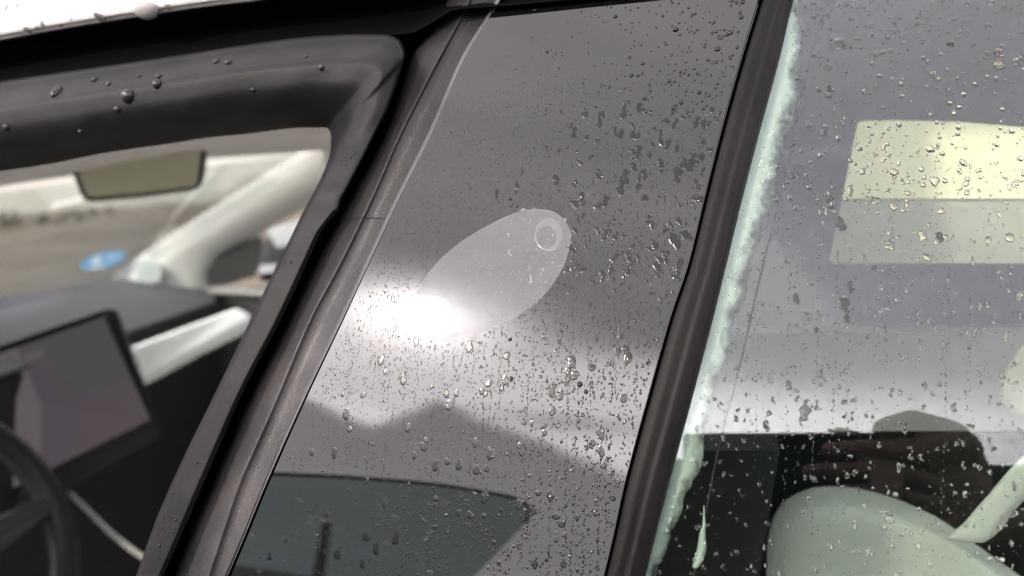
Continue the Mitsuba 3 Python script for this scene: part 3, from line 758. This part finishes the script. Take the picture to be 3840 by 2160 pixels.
hd = to_tri((capsules([(neck - [0, 0, .05], .055), (neck + [0, 0, .04], .052)], [(head, .085), (head + np.array([0, -.03, -.06]), .062)]) + capsules([(head + np.array([0, -.085, -.015]), .012), (head + np.array([0, -.10, -.035]), .014)])).refine_to_length(.015)); hd.merge_vertices(); trimesh.smoothing.filter_taubin(hd, iterations=8)
bm = trimesh.util.concatenate([bm, hd])
add('person', mikit.ply(bm, 'skin', True), 'photographer in dark clothes holding up a phone, mirrored in the window', 'person')
hairm = to_tri(capsules([(head + np.array([0, .02, .03]), .088), (head + np.array([0, .035, -.04]), .07)]).refine_to_length(.015))
add('person__hair', mikit.ply(hairm, 'hair', True))
cl = capsules([(arm_e + (cam(.20, -.06, -.05) - arm_e) * .1, .058), (arm_e, .06), (sh, .075)], [(sh, .08), (sh2, .08)], [(chest - [0, 0, .12], .15), (hip + np.array([.11, 0, .1]), .15)], [(sh, .08), (hip, .10)], [(sh2, .08), (hipb, .10)],
              [(sh2, .07), (sh2 + np.array([.06, .05, -.28]), .05), (sh2 + np.array([.04, -.12, -.48]), .042)])
cl += capsules([(hip, .10), (hip + np.array([0, -.02, -.42]), .07), (hip + np.array([0, .03, -.80]), .055)], [(hipb, .10), (hipb + np.array([0, -.02, -.42]), .07), (hipb + np.array([0, .03, -.80]), .055)])
cm = to_tri(cl.refine_to_length(.02)); cm.merge_vertices(); trimesh.smoothing.filter_taubin(cm, iterations=10)
add('person__clothes', mikit.ply(cm, 'dark_cloth', True))


# ------------------------------------------------------------------ water on the panel and on the rear window
class Water:
    """A height field of water over a patch of the car's side, in metres, grid step G; u runs towards the car's rear."""
    def __init__(self, px_poly, h, step, seed):
        x, s = on_side(px_poly, h)
        self.u0, self.u1, self.s0, self.s1, self.g = -x.max(), -x.min(), s.min(), s.max(), step
        self.nu, self.ns = int((self.u1 - self.u0) / step) + 1, int((self.s1 - self.s0) / step) + 1
        self.f = np.full((self.nu, self.ns), -1.0)
        self.rng = np.random.default_rng(seed)
        q = np.stack([*np.meshgrid(np.arange(self.nu) * step, np.arange(self.ns) * step, indexing='ij'), np.zeros((self.nu, self.ns))], -1)
        self.wu = (meshkit.fbm(q / .0016, 3, seed) - .5) * .0018
        self.ws = (meshkit.fbm(q / .0016 + 40, 3, seed + 7) - .5) * .0018
        self.h = h

    def to(self, px):
        x, s = on_side(px, self.h)
        return np.stack([-x, s], -1)

    def stamp(self, c, r, height, warp=1.0, flat=False, sy=1.0):
        """One round (or upright oval) drop: c (u, s) centre, r radius; heights are kept in metres, below zero outside."""
        g = self.g
        m = r * max(1, sy) + .0012 * warp + g * 2
        i0, i1 = int((c[0] - m - self.u0) / g), int((c[0] + m - self.u0) / g) + 2
        j0, j1 = int((c[1] - m - self.s0) / g), int((c[1] + m - self.s0) / g) + 2
        i0, j0, i1, j1 = max(i0, 0), max(j0, 0), min(i1, self.nu), min(j1, self.ns)
        if i1 <= i0 or j1 <= j0:
            return
        U = self.u0 + np.arange(i0, i1)[:, None] * g + warp * self.wu[i0:i1, j0:j1] - c[0]
        S = (self.s0 + np.arange(j0, j1)[None] * g + warp * self.ws[i0:i1, j0:j1] - c[1]) / sy
        d2 = (U * U + S * S) / (r * r)
        if flat:
            e = 1 - np.sqrt(d2)
            sag = 1 - .55 * np.clip(S / r, -1, 1)                       # water hangs to the lower rim
            v = np.where(e > 0, height * sag * (1 - np.exp(-e * 7.5)), height * e)
        else:
            v = np.where(d2 < 1, height * np.sqrt(np.maximum(1 - d2, 0)) * (1 - .25 * np.clip(S / r, -1, 1)) * np.minimum(1, (1 - d2) * 4 + .25), height * (1 - d2))
        w = self.f[i0:i1, j0:j1]
        np.maximum(w, v, out=w)

    def chain(self, c, r, n, step, height, up=.7):
        """A ragged film: a short wandering run of overlapping patches."""
        p = np.array(c, float)
        a = self.rng.uniform(0, 2 * math.pi)
        for k in range(n):
            rr = r * self.rng.uniform(.35, 1.0)
            self.stamp(p, rr, height * min(1, rr / r + .3), 1.0, True)
            a += self.rng.normal(0, .9)
            dv = np.array([math.cos(a) * (1 - up), -abs(math.sin(a)) * (.4 + up)]) * step * (rr + r) / 2
            p = p + dv

    def build(self, key, bsdf, hfun, closed, many, label, place, cat='raindrop', inside=None, bsdf_in=None, mask=None):
        f = self.f
        q4 = np.stack([f[:-1, :-1], f[1:, :-1], f[1:, 1:], f[:-1, 1:]])
        on = (q4 > 0).any(0)
        if mask is not None:
            on &= mask[:-1, :-1]
        lab, n = ndimage.label(on, structure=np.ones((3, 3)))
        size = ndimage.sum(on, lab, np.arange(1, n + 1))
        order = np.argsort(-size)
        fu, fs = np.gradient(f, self.g)
        U = self.u0 + np.arange(self.nu) * self.g; S = self.s0 + np.arange(self.ns) * self.g

        def mesh(cells):
            I, J = cells
            idx = np.stack([I * self.ns + J, (I + 1) * self.ns + J, (I + 1) * self.ns + J + 1, I * self.ns + J + 1], -1)
            used, inv = np.unique(idx, return_inverse=True); inv = inv.reshape(-1, 4)
            i, j = used // self.ns, used % self.ns
            x, s, h = -U[i], S[j], f[i, j]
            if closed:                                                  # outline vertices move onto the water line
                k_ = np.where(h < 0, -h / np.maximum(fu[i, j] ** 2 + fs[i, j] ** 2, 1e-12), 0)
                du, ds = k_ * fu[i, j], k_ * fs[i, j]
                big = np.maximum(np.hypot(du, ds) / (1.2 * self.g), 1)
                x, s = x - du / big, s + ds / big
            base = hfun(x)
            if closed:
                topv = side(x, s, base + .00003 + np.maximum(h, 0)); bot = side(x, s, base + .00002)
                v = np.vstack([topv, bot])
                fc = np.vstack([inv, inv[:, ::-1] + len(used)])
            else:
                v, fc = side(x, s, base + np.maximum(h, -.00012)), inv
            m = quads(v, fc)
            k = m.face_normals[0] if not closed else m.face_normals[:len(inv)].mean(0)
            if k @ np.array([0, 1, .3]) < 0:
                m.invert()
            return m

        home = np.zeros(n + 1, int)
        home[order[:many] + 1] = np.arange(1, min(many, n) + 1)
        where = home[lab]
        if inside is not None:
            cu, cs = ndimage.center_of_mass(on, lab, np.arange(1, n + 1)), None
            cc = np.array(cu)
            isin = inside(-(self.u0 + cc[:, 0] * self.g), self.s0 + cc[:, 1] * self.g)
        else:
            isin = np.zeros(n, bool)
        inn = np.concatenate([[False], isin])[lab]
        objs = ndimage.find_objects(np.where(where > 0, where, 0))
        for k, sl in enumerate(objs):
            if sl is None:
                continue
            w = where[sl] == k + 1
            I, J = np.nonzero(w)
            b = bsdf_in if isin[order[k]] else bsdf
            hgt, wid = (J.max() - J.min() + 1), (I.max() - I.min() + 1)
            form = 'round rain bead' if len(I) > .62 * hgt * wid and hgt < 1.6 * wid else 'tall rain streak' if hgt > 2.2 * wid else 'ragged rain film'
            say = form + place(self, (I.mean() + sl[0].start) / self.nu, (J.mean() + sl[1].start) / self.ns, isin[order[k]])
            add(key, mikit.ply(mesh((I + sl[0].start, J + sl[1].start)), b, True), say, cat, say)
        rest = on & (where == 0)
        if (rest & ~inn).any():
            add(key + '_spray', mikit.ply(mesh(np.nonzero(rest & ~inn)), bsdf, True), 'fine spray of tiny droplets ' + label.split('droplet ')[-1].split('raindrop ')[-1], 'water droplets', None, 'stuff')
        if (rest & inn).any():
            add(key + '_spray', mikit.ply(mesh(np.nonzero(rest & inn)), bsdf_in, True), 'fine droplets with painted sparkle on the misted teardrop window', 'water droplets', None, 'stuff')
        return n


def panel_place(w, a, b, cover):
    if cover:
        return ' on the misted teardrop window of the black panel'
    return (' near the top' if b > .72 else ' beside and above the teardrop window' if b > .45 else ' below the sun glare' if b > .22 else ' near the bottom') + ' of the glossy black panel'


def glass_place(w, a, b, cover):
    return (' in the upper part' if b > .68 else ' in the middle part' if b > .30 else ' in the dark lower part') + (' of the rear window near its pale edge' if a < .45 else ' of the rear window, right half')


PXM = .000116                                                            # metres per photograph pixel at the panel
pl_y, pl_x = np.array([p[1] for p in PLr]), np.array([p[0] for p in PLr])
pr_y, pr_x = PRr[:, 1], PRr[:, 0]
Lx = lambda y: np.interp(y, pl_y, pl_x)
Rx = lambda y: np.interp(y, pr_y, pr_x)
W = Water([(850, 2160), (2280, 2160), (2847, -5), (1850, -5), (1300, 1080), (2560, 1080)], 0.0, .00014, 3)
R = W.rng
one = lambda x, y: W.to([(x, y)])[0]
# round beads in the upper part, larger towards the right
for _ in range(330):
    y = R.uniform(10, 440); q = R.beta(1.5, 1.1); x = Lx(y) + 20 + q * (Rx(y) - Lx(y) - 40)
    if y < 110 and x < Lx(y) + 300:
        continue
    r = (1.4 + 4.2 * q * R.uniform(.3, 1.4)) if R.random() < .86 else (3 + 9 * q ** 2 * R.uniform(.4, 1.2))
    W.stamp(one(x, y), r * PXM, .55 * r * PXM, .15, sy=R.uniform(.95, 1.25))
# ragged films from there down, largest at the right of the middle
for _ in range(700):
    y = 400 + 1760 * R.random() ** 1.25; q = R.beta(1.4, .95); x = Lx(y) + 15 + q * (Rx(y) - Lx(y) - 30)
    z = min(1, .16 + .95 * q) * (1 if y < 1100 else .85)
    r = z * R.uniform(4.5, 9.5)
    n = int(R.integers(1, 4))
    if q > .35 and y < 1050 and R.random() < .42:
        r, n = r * R.uniform(1.2, 2.1), int(R.integers(3, 9))
    W.chain(one(x, y), r * PXM, n, .8, .00005 + .00004 * R.random(), R.uniform(.35, .8))
for _ in range(46):
    y = R.uniform(440, 1020); q = R.uniform(.3, .96); x = Lx(y) + q * (Rx(y) - Lx(y))
    r = (.5 + .6 * q) * R.uniform(9, 15)
    W.chain(one(x, y), r * PXM, int(R.integers(3, 8)), .8, .00005, R.uniform(.2, .9))
# clear flat ovals in the lower part
for _ in range(95):
    y = R.uniform(1250, 2150); q = R.beta(1.6, 1.2); x = Lx(y) + 30 + q * (Rx(y) - Lx(y) - 60); r = R.uniform(6, 15)
    W.stamp(one(x, y), r * PXM, .00007, .6, True, R.uniform(1.0, 1.8))
# small upright drops, thick on the ground below
for _ in range(5600):
    y = 260 + 1900 * R.random() ** .85; q = R.random(); x = Lx(y) + 8 + q * (Rx(y) - Lx(y) - 16)
    r = R.uniform(1.2, 2.3) + 2.6 * q * R.random() ** 2
    W.stamp(one(x, y), r * PXM,   .33 * r * PXM, .6, sy=R.uniform(.9, 2.0))
for _ in range(2600):
    y = R.uniform(330, 1500); q = R.beta(1.0, 1.5); x = Lx(y) + 8 + q * (Rx(y) - Lx(y) - 16)
    r = R.uniform(1.2, 2.1)
    W.stamp(one(x, y), r * PXM, .62 * r * PXM, .3, sy=R.uniform(1, 2.4))
# columns where drops have run down, close together at the left
x0 = 900.0
while x0 < 2750:
    x0 += R.uniform(12, 30) if x0 < 1500 else R.uniform(18, 50)
    y, drift = 560 + R.uniform(-60, 260), R.normal(0, .012)
    while y < 2160:
        x = x0 + drift * (y - 560) + R.normal(0, 2.6) - .035 * (y - 1000)
        y += R.exponential(12) + 5
        if R.random() < .05:
            y += R.uniform(30, 260)
        q = (x - Lx(y)) / (Rx(y) - Lx(y))
        if .012 < q < .985:
            r = 1.1 + 1.1 * R.random() + 1.8 * q * R.random() ** 1.5
            W.stamp(one(x, y), r * PXM, .36 * r * PXM, .45, sy=R.uniform(1, 2.6))
tq = shapely.Polygon(TEAR); shapely.prepare(tq)
for _ in range(900):
    x, y = R.uniform(1545, 2142), R.uniform(785, 1274)
    if tq.contains(sg.Point(x, y)) and R.random() < .35 + .65 * (y - 785) / 490:
        r = R.uniform(1.4, 2.7)
        W.stamp(one(x, y), r * PXM, .6 * r * PXM, .3)
# a few named dark beads
for x, y, r in ((2176, 1441, 10), (2200, 1469, 8), (1917, 1421, 7), (1912, 1273, 7), (2004, 35, 8), (1912, 745, 6), (1940, 772, 5), (2300, 1870, 9), (2535, 125, 12), (2370, 290, 8), (2310, 70, 9), (2052, 195, 7)):
    W.stamp(one(x, y), r * PXM, .7 * r * PXM, .5)
xs, ss = on_side(TEAR)
tp = shapely.Polygon(np.stack([xs, ss], 1)); shapely.prepare(tp)
W.build('raindrop', 'film_on_black', panel_h, False, 150, 'raindrop among the many on the glossy black pillar panel', panel_place,
        inside=lambda x, s: shapely.contains_xy(tp, x, s), bsdf_in='glint_film_on_cover')

# the rear window
gl_y, gl_x = np.array([p[1] for p in WR], float), np.array([p[0] for p in WR], float)
Gx = lambda y: np.interp(y, gl_y, gl_x)
V_ = Water([(2410, 2160), (3850, 2160), (3850, -5), (2990, -5), (2560, 1600)], GH, .00012, 11)
R = V_.rng
one = lambda x, y: V_.to([(x, y)])[0]
PXG = .000100
for _ in range(420):
    y = R.uniform(5, 800); x = R.uniform(Gx(y) + 14, 3838)
    r = R.uniform(2.5, 5) if R.random() < .6 else R.uniform(5, 11)
    V_.stamp(one(x, y), r * PXG, .62 * r * PXG, .25, sy=R.uniform(1, 1.35))
for x, y, r in ((3148, 165, 30), (3312, 200, 14), (3340, 190, 12), (3285, 207, 10), (3105, 252, 16), (3742, 197, 16), (3815, 232, 17), (3502, 280, 12), (3300, 285, 10), (3708, 100, 12), (3580, 72, 10), (3232, 643, 13), (3352, 645, 14), (3490, 560, 16), (3505, 680, 18),
                (3610, 610, 14), (3620, 690, 12), (3794, 492, 13), (3222, 560, 10), (3032, 470, 12), (3340, 918, 20), (3345, 925, 15), (3480, 962, 16), (3460, 880, 18), (3785, 890, 18), (3530, 790, 14), (3355, 775, 16), (3705, 900, 11)):
    V_.stamp(one(x, y), r * PXG, .5 * r * PXG, .7, sy=1.1)
for _ in range(330):
    y = 420 + 1740 * R.random(); x = R.uniform(Gx(y) + 20, 3838)
    r = R.uniform(4, 9) * (1.6 if R.random() < .15 else 1)
    V_.chain(one(x, y), r * PXG, int(R.integers(1, 5)), .85, .00022 + .0002 * R.random())
for x, y, r, n in ((3120, 745, 16, 4), (3150, 820, 18, 6), (3165, 1130, 16, 4), (3030, 1180, 10, 5), (3180, 1170, 14, 5), (2985, 1110, 12, 5), (3060, 1230, 10, 4), (3020, 1540, 22, 5), (2960, 1430, 13, 4), (2870, 1590, 12, 5), (3080, 1395, 14, 3), (3440, 90, 14, 2), (3560, 160, 18, 3), (3740, 240, 18, 3), (3110, 330, 14, 2), (3280, 1000, 10, 4), (3190, 1060, 13, 5), (3520, 880, 14, 4)):
    V_.chain(one(x, y), r * PXG, n, .8, .00012)
for _ in range(420):
    y = 600 + 1560 * R.random() ** .9; x = R.uniform(Gx(y) + 12, 3838)
    r = R.uniform(2.5, 8)
    V_.stamp(one(x, y), r * PXG, .6 * r * PXG, .9, sy=R.uniform(.8, 1.6))
for x0 in [2655, 2735, 2850, 2965, 3070, 3140, 3192, 3330, 3560, 3640]:
    y = 450 + R.uniform(0, 500); y_end = R.uniform(1300, 2160)
    while y < y_end:
        x = x0 + R.normal(0, 4) - .03 * (y - 1000)
        y += R.exponential(22) + 7
        if x > Gx(y) + 10:
            r = R.uniform(1.3, 3.2)
            V_.stamp(one(x, y), r * PXG, .6 * r * PXG, .4, sy=R.uniform(1, 2))
for _ in range(1100):
    y = R.uniform(5, 2160); x = R.uniform(Gx(y) + 8, 3838)
    r = R.uniform(1.2, 2.4)
    V_.stamp(one(x, y), r * PXG, .6 * r * PXG, .2)
V_.build('window_raindrop', 'water', lambda x: np.full_like(x, GH + .0001), True, 150, 'raindrop among the many on the wet rear side window', glass_place)

# the glass itself: the dry sheet runs round every drop, and under the drops lies wetted glass, which mirrors less
xe, se = on_side(curve(GL, 400), GH)
edge_x = lambda s: np.interp(s, se[::-1], xe[::-1])
wet = np.stack([V_.f[:-1, :-1], V_.f[1:, :-1], V_.f[1:, 1:], V_.f[:-1, 1:]]).max(0) > 0
xc = -(V_.u0 + (np.arange(V_.nu - 1) + .5) * V_.g); sc_ = V_.s0 + (np.arange(V_.ns - 1) + .5) * V_.g
on_glass = xc[:, None] < edge_x(sc_)[None]


def sheet(key, i, j0, j1, bsdf, label=None, kind=None, extra=()):
    g = V_.g
    x = -(V_.u0 + np.stack([i, i + 1, i + 1, i], 1) * g); s = V_.s0 + np.stack([j0, j0, j1, j1], 1) * g
    for u0_, u1_, s0_, s1_, n, m in extra:
        gu, gs = np.linspace(u0_, u1_, n + 1), np.linspace(s0_, s1_, m + 1)
        a, b = np.meshgrid(np.arange(n), np.arange(m), indexing='ij'); a, b = a.ravel(), b.ravel()
        x = np.vstack([x, -np.stack([gu[a], gu[a + 1], gu[a + 1], gu[a]], 1)]); s = np.vstack([s, np.stack([gs[b], gs[b], gs[b + 1], gs[b + 1]], 1)])
    x, s = x.ravel(), s.ravel()
    v = side(x, s, np.full(len(x), GH)); th = s / R_SIDE
    nn = np.stack([0 * th, np.cos(th), np.sin(th)], 1)
    q = np.arange(len(x)).reshape(-1, 4)
    f = np.vstack([q[:, [0, 1, 2]], q[:, [0, 2, 3]]])
    c = np.cross(v[f[0, 1]] - v[f[0, 0]], v[f[0, 2]] - v[f[0, 0]])
    if c @ nn[0] < 0:
        f = f[:, ::-1]
    path = meshkit.write_ply((v, f), smooth=True, normals=nn)
    add(key, {'type': 'ply', 'filename': path, 'face_normals': False, 'bsdf': {'type': 'ref', 'id': bsdf}}, label, None, None, kind)


def runs(mask, most=14):
    j = np.arange(mask.shape[1])
    prev = np.pad(mask, ((0, 0), (1, 0)))[:, :-1]; nxt = np.pad(mask, ((0, 0), (0, 1)))[:, 1:]
    st = mask & (~prev | (j % most == 0)); en = mask & (~nxt | (j % most == most - 1))
    i, a = np.nonzero(st); _, b = np.nonzero(en)
    return i, a, b + 1


uE, sE0, sE1 = V_.u0 + (V_.nu - 1) * V_.g, V_.s0, V_.s0 + (V_.ns - 1) * V_.g
sheet(CH + '__rear_window', *runs(~wet & on_glass), 'side_glass', 'wet tinted rear side window covered in raindrops', None, [(uE, uE + .55, sE0, sE1, 10, 90), (V_.u0 + .12, uE + .55, sE0 - .06, sE0, 10, 24)])
sheet(CH + '__rear_window__wetted_glass', *runs(wet & on_glass, 4), 'wet_glass', 'wetted glass under the raindrops', 'stuff')
mat('wet_glass', {'type': 'thindielectric', 'int_ior': 1.2, 'specular_transmittance': rgb(.74, .81, .76)})

# ------------------------------------------------------------------ single beads on weatherstrip, mouldings and roof
def beads(mesh_v, mesh_n, spots, key, bsdf, label, cat, group, squash=.62):
    pp = pix(mesh_v)
    ok = ((CAM - mesh_v) * mesh_n).sum(1) > 0
    pv, vv, nn = pp[ok], mesh_v[ok], mesh_n[ok]
    for sx, sy, r, el_ in spots:
        i = np.argmin(((pv - [sx, sy]) ** 2).sum(1))
        c, n = vv[i], nn[i]
        dist = np.linalg.norm(c - CAM) / 3014 * r
        a = np.array([1.0, 0, 0]) - n * n[0]; a /= np.linalg.norm(a); b = np.cross(n, a)
        m = trimesh.creation.icosphere(3, 1.0)
        q = m.vertices
        dn = 1 - .22 * q[:, 1]
        m.vertices = c + (q[:, :1] * a * dn[:, None] + q[:, 1:2] * b * el_ + np.maximum(q[:, 2:], -.25) * n * squash * 1.4) * dist
        if m.volume < 0:
            m.invert()
        add(key, mikit.ply(m, bsdf, True), label, cat, group)


wn = weather.vertex_normals
mat('bead_black', {'type': 'roughplastic', 'distribution': 'ggx', 'alpha': .06, 'diffuse_reflectance': rgb(.010, .010, .011), 'int_ior': 1.45})
mat('bead_white', {'type': 'plastic', 'diffuse_reflectance': rgb(.32, .31, .30), 'int_ior': 1.33})
sb = [(202, 350, 15, 1.8), (363, 303, 11, 1), (396, 318, 9, 1.1), (516, 288, 8, 1), (592, 278, 11, 1), (584, 322, 16, 1.1), (471, 362, 22, 1.2), (806, 232, 12, 1.1), (851, 240, 13, 1), (1148, 214, 8, 1), (1206, 259, 11, 1.2), (945, 338, 9, 1), (24, 475, 10, 1.2), (305, 492, 9, 1), (437, 412, 12, 1.1)]
beads(np.array(weather.vertices), np.array(wn), sb, 'trim_raindrop', 'bead_black', 'round raindrop standing on the top run of the black weatherstrip', 'raindrop', 'raindrops on the weatherstrip top')
sb2 = [(1337, 524, 4, 1), (1331, 571, 5, 1.2), (1317, 590, 5, 1), (1292, 604, 5, 1), (1282, 619, 4, 1), (1296, 620, 4, 1), (1253, 693, 4, 1), (1166, 792, 4, 1), (1173, 872, 5, 1), (1095, 922, 5, 1), (1093, 950, 4, 1), (1092, 981, 6, 1), (1065, 988, 5, 1), (1150, 838, 3, 1), (1131, 840, 4, 1.4), (860, 1602, 4, 1),
       (742, 1743, 4, 1.4), (648, 1838, 5, 1), (660, 1955, 5, 1), (651, 1985, 5, 1), (598, 2045, 5, 1.4), (600, 2060, 4, 1), (615, 1937, 4, 1), (607, 1975, 4, 1), (595, 2100, 4, 1), (715, 1912, 5, 1), (705, 1935, 4, 1), (762, 1800, 4, 1), (1210, 760, 3, 1), (1270, 680, 3, 1), (1350, 480, 4, 1), (1320, 500, 3, 1), (1270, 440, 3, 1), (1400, 330, 3, 1), (1430, 260, 3, 1), (1380, 420, 4, 1.3), (1300, 545, 3, 1)]
for _ in range(70):
    t_ = rnd.random() ** .8; k = int((.62 + .38 * t_) * (N - 1)); w_ = rnd.uniform(.1, .9)
    q = SO[k] * (1 - w_) + SI[k] * w_
    sb2.append((float(q[0]), float(q[1]), rnd.uniform(1.4, 2.6), rnd.uniform(.9, 1.5)))
beads(np.array(weather.vertices), np.array(wn), sb2, 'trim_droplet', 'bead_black', 'small raindrop on the side run of the black weatherstrip', 'raindrop', 'raindrops on the weatherstrip side')

rv = np.concatenate(rr); ro = loft(rr, closed=False); rn = np.array(ro.vertex_normals)
if (rn[:, 1]).mean() < 0:
    rn = -rn
beads(np.array(ro.vertices), rn, [(561, 38, 42, .8)], 'roof_raindrop', 'bead_white', 'large raindrop hanging on the white roof edge', 'raindrop', None, .55)
beads(np.array(ro.vertices), rn, [(372, 60, 12, 2.2), (632, 20, 9, 1.6), (160, 95, 8, 1.5), (95, 110, 8, 2.0), (30, 8, 7, 2), (65, 35, 6, 1.6), (380, 8, 6, 2.2), (232, 97, 7, 1.2), (142, 105, 6, 1.6), (265, 28, 5, 1)], 'roof_droplet', 'bead_white', 'small raindrop on the white roof edge', 'raindrop', 'small raindrops on the white roof edge')
